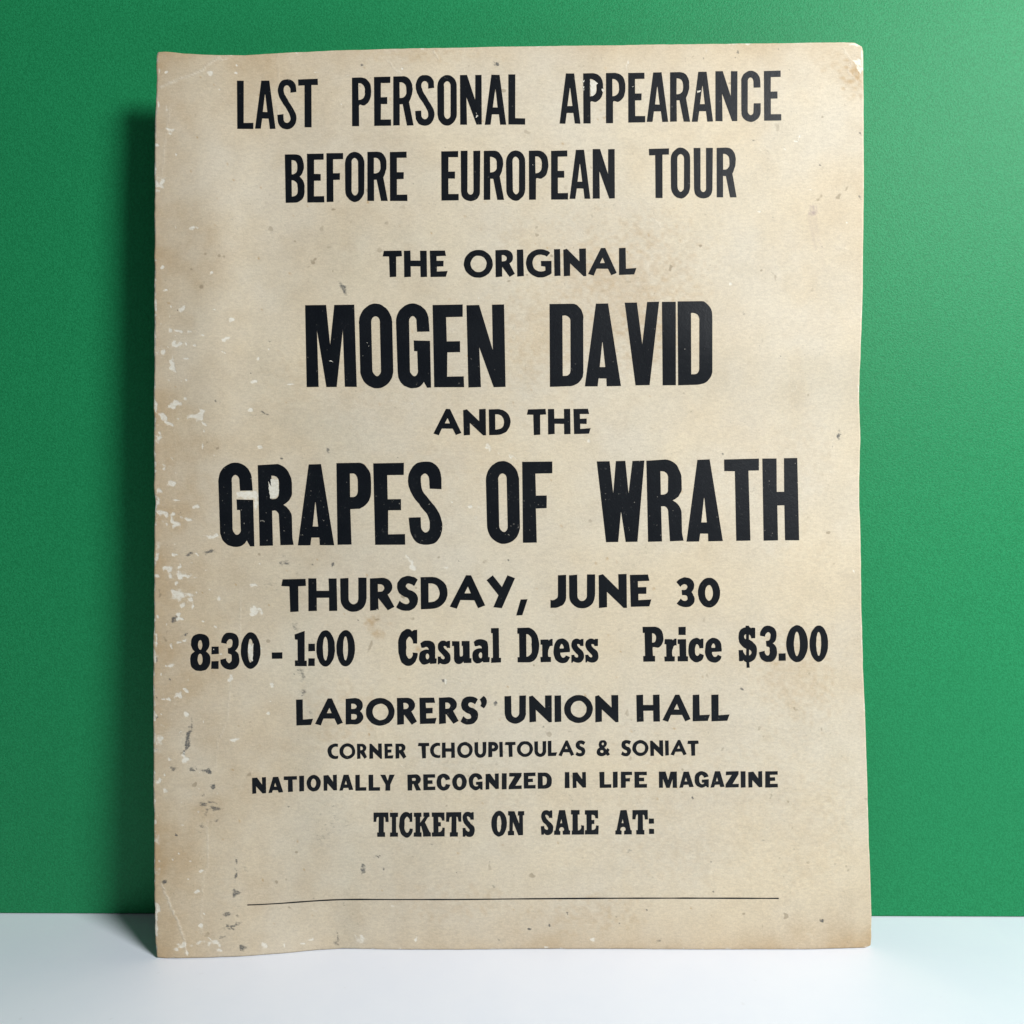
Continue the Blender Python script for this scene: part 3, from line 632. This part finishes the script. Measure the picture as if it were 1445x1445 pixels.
def text_line(style, words, font, txt, wear=.16):
    letters = []; frame = None
    for it in txt.split(';'):
        parts = it.split()
        if not parts: continue
        if len(parts) == 3: frame = parts.pop(0)
        letters.append((frame, parts[0], [float(v) for v in parts[1].split(',')]))
    i = 0
    for w in words.split():
        assert ''.join(l[1] for l in letters[i:i + len(w)]) == w, w
        printed_word(w + ' ' + style, font, letters[i:i + len(w)], wear)
        i += len(w)

text_line('in tall condensed capitals on the top line', 'LAST PERSONAL APPEARANCE', 'A', '''
 a1 L 104,136,273,628; A 288,134,498,627; S 516,121,713,631; T 727,114,929,612;
 a2 P 48,138,246,637; E 272,131,447,634; R 468,125,677,629; S 693,113,890,631; O 919,112,1118,631; N 1149,113,1371,621;
 a3 A 607,112,826,622; L 847,107,1020,620;
 a4 A 69,97,285,610; P 311,94,516,608; P 541,92,743,606; E 769,89,943,599; A 958,87,1177,592; R 1197,84,1403,590;
 a5 A 408,116,625,626; N 647,111,872,622; C 909,106,1110,629; E 1140,105,1320,617''')
text_line('in tall condensed capitals on the second line', 'BEFORE EUROPEAN TOUR', 'A', '''
 b1 B 87,126,289,624; E 313,119,490,621; F 511,114,682,614; O 700,102,898,614; R 928,100,1135,604; E 1156,99,1337,605;
 b2 E 92,93,271,599; U 289,91,490,605; R 524,90,733,593; O 752,87,949,603; P 985,88,1184,591; E 1210,87,1385,590;
 b3 A 245,81,457,582; N 480,74,705,579;
 b4 T 330,66,535,573; O 553,59,753,579; U 787,62,982,579; R 1020,59,1227,568''')
text_line('in wide geometric capitals above the large name', 'THE ORIGINAL', 'B', '''
 c1 T 74,134,271,406; H 288,133,525,406; E 553,133,735,404; O 899,126,1196,412; R 1221,125,1421,405;
 c2 I 139,122,212,400; G 233,119,494,410; I 519,117,587,395; N 614,113,848,396; A 865,107,1160,390; L 1180,106,1359,382''')
text_line('in large heavy condensed capitals', 'MOGEN DAVID', 'C', '''
 d1 M 75,108,605,948; O 625,96,976,961; G 1004,95,1363,960;
 d2 E 219,106,542,950; N 565,104,966,951;
 d3 D 111,97,458,946; A 473,94,842,942; V 880,77,1231,930; I 1258,77,1402,929;
 d4 D 696,70,1050,930''', .22)
text_line('in geometric capitals between the two large lines', 'AND THE', 'B', '''
 e1 A 66,98,296,314; N 310,98,497,315; D 518,99,697,313; T 830,98,986,313; H 1000,97,1187,306; E 1209,97,1351,304''')
text_line('in large heavy condensed capitals with speckled ink', 'GRAPES OF WRATH', 'C', '''
 f1 G 96,92,463,952; R 497,107,863,942; A 903,107,1278,938;
 f2 P 70,92,425,931; E 446,94,773,931; S 800,81,1151,930;
 f3 O 114,112,462,958; F 483,116,793,945;
 f4 W 52,108,537,940; R 557,97,936,936; A 965,95,1338,934;
 f5 T 445,86,803,928; H 837,81,1212,924''', .62)
text_line('in bold geometric capitals on the date line', 'THURSDAY, JUNE 30', 'B', '''
 g1 T 87,122,338,460; H 360,115,658,452; U 686,107,956,458; R 989,110,1241,446;
 g2 S 30,92,253,449; D 278,101,554,432; A 575,83,938,426; Y 950,84,1241,421; , 1252,329,1371,497;
 g3 J 409,115,572,455; U 599,111,865,460; N 900,107,1192,455; E 1220,113,1440,444;
 g4 3 684,142,870,448; 0 903,145,1130,450''')
text_line('in condensed slab figures on the time and price line', '8:30 - 1:00', 'E', '''
 h1 8 121,175,379,650; : 389,336,486,622; 3 505,157,749,634; 0 766,154,1018,621; - 1159,410,1298,494;
 h2 1 369,136,524,588; : 540,299,629,585; 0 644,129,883,594; 0 900,126,1138,592''', .2)
text_line('in condensed slab lettering on the time and price line', 'Casual Dress', 'E', '''
 h3 C 107,112,356,585; a 373,261,599,569; s 611,260,777,566; u 793,265,1041,562; a 1053,243,1275,553; l 1288,102,1418,547;
 h4 D 181,97,461,541; r 475,240,631,537; e 642,233,852,550; s 868,235,1032,545; s 1046,235,1216,544''')
text_line('in condensed slab lettering at the end of the time and price line', 'Price $3.00', 'E', '''
 h5 P 105,131,373,575; r 385,280,540,575; i 553,130,686,573; c 689,271,888,585; e 903,270,1116,588;
 h6 $ 154,117,391,656; 3 418,116,646,581; . 665,466,759,566; 0 763,110,1041,583; 0 1060,113,1298,578''')
text_line('in bold geometric capitals on the hall line', "LABORERS' UNION HALL", 'B', '''
 i1 L 93,122,266,388; A 287,112,571,388; B 597,108,779,380; O 804,107,1097,391; R 1121,104,1325,382;
 i2 E 229,102,407,375; R 429,100,630,374; S 648,91,830,379; ' 846,88,919,215;
 i3 U 86,82,306,369; N 337,80,571,357; I 595,80,667,356; O 694,77,987,363; N 1009,76,1250,356;
 i4 H 275,110,516,388; A 540,109,830,388; L 848,109,1026,383; L 1040,108,1224,382''')
text_line('in small geometric capitals on the street corner line', 'CORNER TCHOUPITOULAS & SONIAT', 'B', '''
 j1 C 110,127,249,327; O 262,126,466,327; R 485,129,616,325; N 642,126,804,325; E 833,129,952,322; R 976,128,1117,323;
 j2 T 88,118,234,319; C 243,117,376,314; H 393,115,560,312; O 586,108,787,315; U 808,108,960,312; P 984,106,1112,302; I 1126,104,1173,301; T 1196,105,1335,300;
 j3 O 266,96,472,300; U 487,98,640,300; L 658,92,780,290; A 796,88,995,291; S 1012,87,1140,293;
 j4 & 64,84,232,291; S 375,82,502,292; O 517,83,724,288; N 745,86,912,290; I 934,88,985,283; A 1005,83,1212,283; T 1220,90,1363,284''')
text_line('in wide bold capitals on the magazine line', 'NATIONALLY RECOGNIZED IN LIFE MAGAZINE', 'D', '''
 k1 N 97,149,276,364; A 303,145,495,354; T 499,135,670,341; I 697,131,762,334; O 791,121,974,333; N 1007,118,1180,325; A 1208,118,1387,324;
 k2 L 328,119,471,325; L 496,119,643,324; Y 647,118,833,323;
 k3 R 89,115,264,322; E 292,113,446,320; C 461,107,637,323; O 659,105,847,321; G 871,99,1049,318; N 1084,101,1255,309; I 1292,99,1356,307;
 k4 Z 251,94,417,304; E 443,92,597,299; D 622,91,803,298; I 966,85,1028,293; N 1065,83,1238,291;
 k5 L 99,81,250,288; I 268,81,331,288; F 372,80,517,288; E 545,80,705,287; M 857,78,1086,288; A 1115,78,1300,286;
 k6 G 272,74,455,287; A 474,74,657,285; Z 666,75,836,284; I 860,74,924,285; N 957,74,1137,285; E 1172,74,1335,284''')
text_line('in slab capitals on the last line', 'TICKETS ON SALE AT:', 'F', '''
 l1 T 63,148,257,460; I 273,150,377,460; C 391,142,565,470; K 577,148,796,459; E 807,147,975,458; T 989,145,1185,458; S 1197,138,1355,463;
 l2 O 481,126,681,457; N 694,130,903,441; S 1114,117,1273,438;
 l3 A 17,117,222,435; L 233,118,403,433; E 409,117,586,431; A 796,116,1008,432; T 1016,117,1214,430; : 1225,225,1293,424''')

# the thin printed rule near the foot
def ribbon(name, pl, w0, mat, lift, label=None):
    xs = np.arange(pl[0, 0], pl[-1, 0], 5.0); ys = np.interp(xs, pl[:, 0], pl[:, 1])
    ys = np.convolve(np.pad(ys, 4, mode='edge'), np.ones(9) / 9, mode='valid')
    w = w0 * (.8 + .5 * vnoise(xs, xs * 0, 22, 9)) / 2
    up, dn = surf(xs, ys - w, lift), surf(xs, ys + w, lift)
    me = bpy.data.meshes.new(name); n = len(xs)
    me.from_pydata([tuple(p) for p in np.concatenate([up, dn])], [], [(i, n + i, n + i + 1, i + 1) for i in range(n - 1)])
    at = me.attributes.new('wear', 'FLOAT', 'POINT'); at.data.foreach_set('value', np.full(2 * n, .6, np.float32))
    o = link(name, me, mat, poster)
    if label: o['label'] = label
    return o
ribbon('rule_line', pts('349,1277.3 372,1276.2 400,1274.6 430,1272.2 460,1270.2 490,1269.2 560,1269.4 640,1269.4 740,1268.4 858,1267.6 960,1267.4 1040,1267.6 1104,1267.8'), 1.7, M_INK, INK_LIFT, 'thin black rule printed near the bottom edge')

# little torn spots where the printed face has come away over the letters
def flake(txt):
    c = pts(txt)
    d = []
    for a, b in zip(c, np.roll(c, -1, 0)):
        n = max(int(np.hypot(*(b - a)) / 1.2), 1)
        for i in range(n):
            d.append(a + (b - a) * i / n)
    d = np.array(d)
    d = d + np.stack([vnoise(d[:, 0], d[:, 1], 1.7, 80) - .5, vnoise(d[:, 0], d[:, 1], 1.7, 81) - .5], -1) * 1.3
    flat, tris = fill([d])
    p3 = surf(d[:, 0], d[:, 1], INK_LIFT + .00010)
    bm = bmesh.new()
    vs = [bm.verts.new(p) for p in p3]
    for t3 in tris:
        f = bm.faces.new([vs[q] for q in t3]); f.normal_update()
        if f.normal.dot(NRM) < 0: f.normal_flip()
    me = bpy.data.meshes.new('torn_spot'); bm.to_mesh(me); bm.free()
    link('torn_spot', me, M_FLAKE, poster)
for txt in ('833,113.5 838,113 843.5,118 841.5,119.5 840.8,131 838,134.5 834,135.5 833.2,126',     # P counter
            '848.6,126 850,124.8 853,127.6 850.5,130 849.3,128', '822.5,114 824.5,113 824.2,116 822.6,116.3', '822.6,122 824.6,121.4 824.2,124 822.6,124.6', '822.8,126.6 824.6,126 824.4,128.4',
            '983,128.2 989.6,127 988,129.4 984.6,131.2', '671,165.8 673.2,162.2 675,163.6 672.5,166', '672.3,159 673,159 673,161.6', '891,122 893.6,121.6 893.4,122.4',
            '378.2,679 384,690 382,704 381,701.5', '349,356 350,356 350,357',
            '381.5,676 392.5,676.5 393.6,697 388.5,703 382,703.4 382.8,690',
            '350,918 357.6,908 356.6,933 352,930', '367.6,913 369.4,915.2 368,917.6', '301.2,915 302.2,916.8 300.8,916.6',
            '518.2,483.4 519,484 518.4,484.8', '520.2,487.6 521.2,488 520.4,488.8', '511.6,501.8 512.6,502.2 511.8,503', '966.2,491.8 967.4,492.2 966.6,493.4', '751.2,232 752.2,232.4 751.4,233',
            '464,508.9 467,508.5 472,511.2 467,509.6', '530.6,859 533.6,859.6 532.6,861'):
    flake(txt)
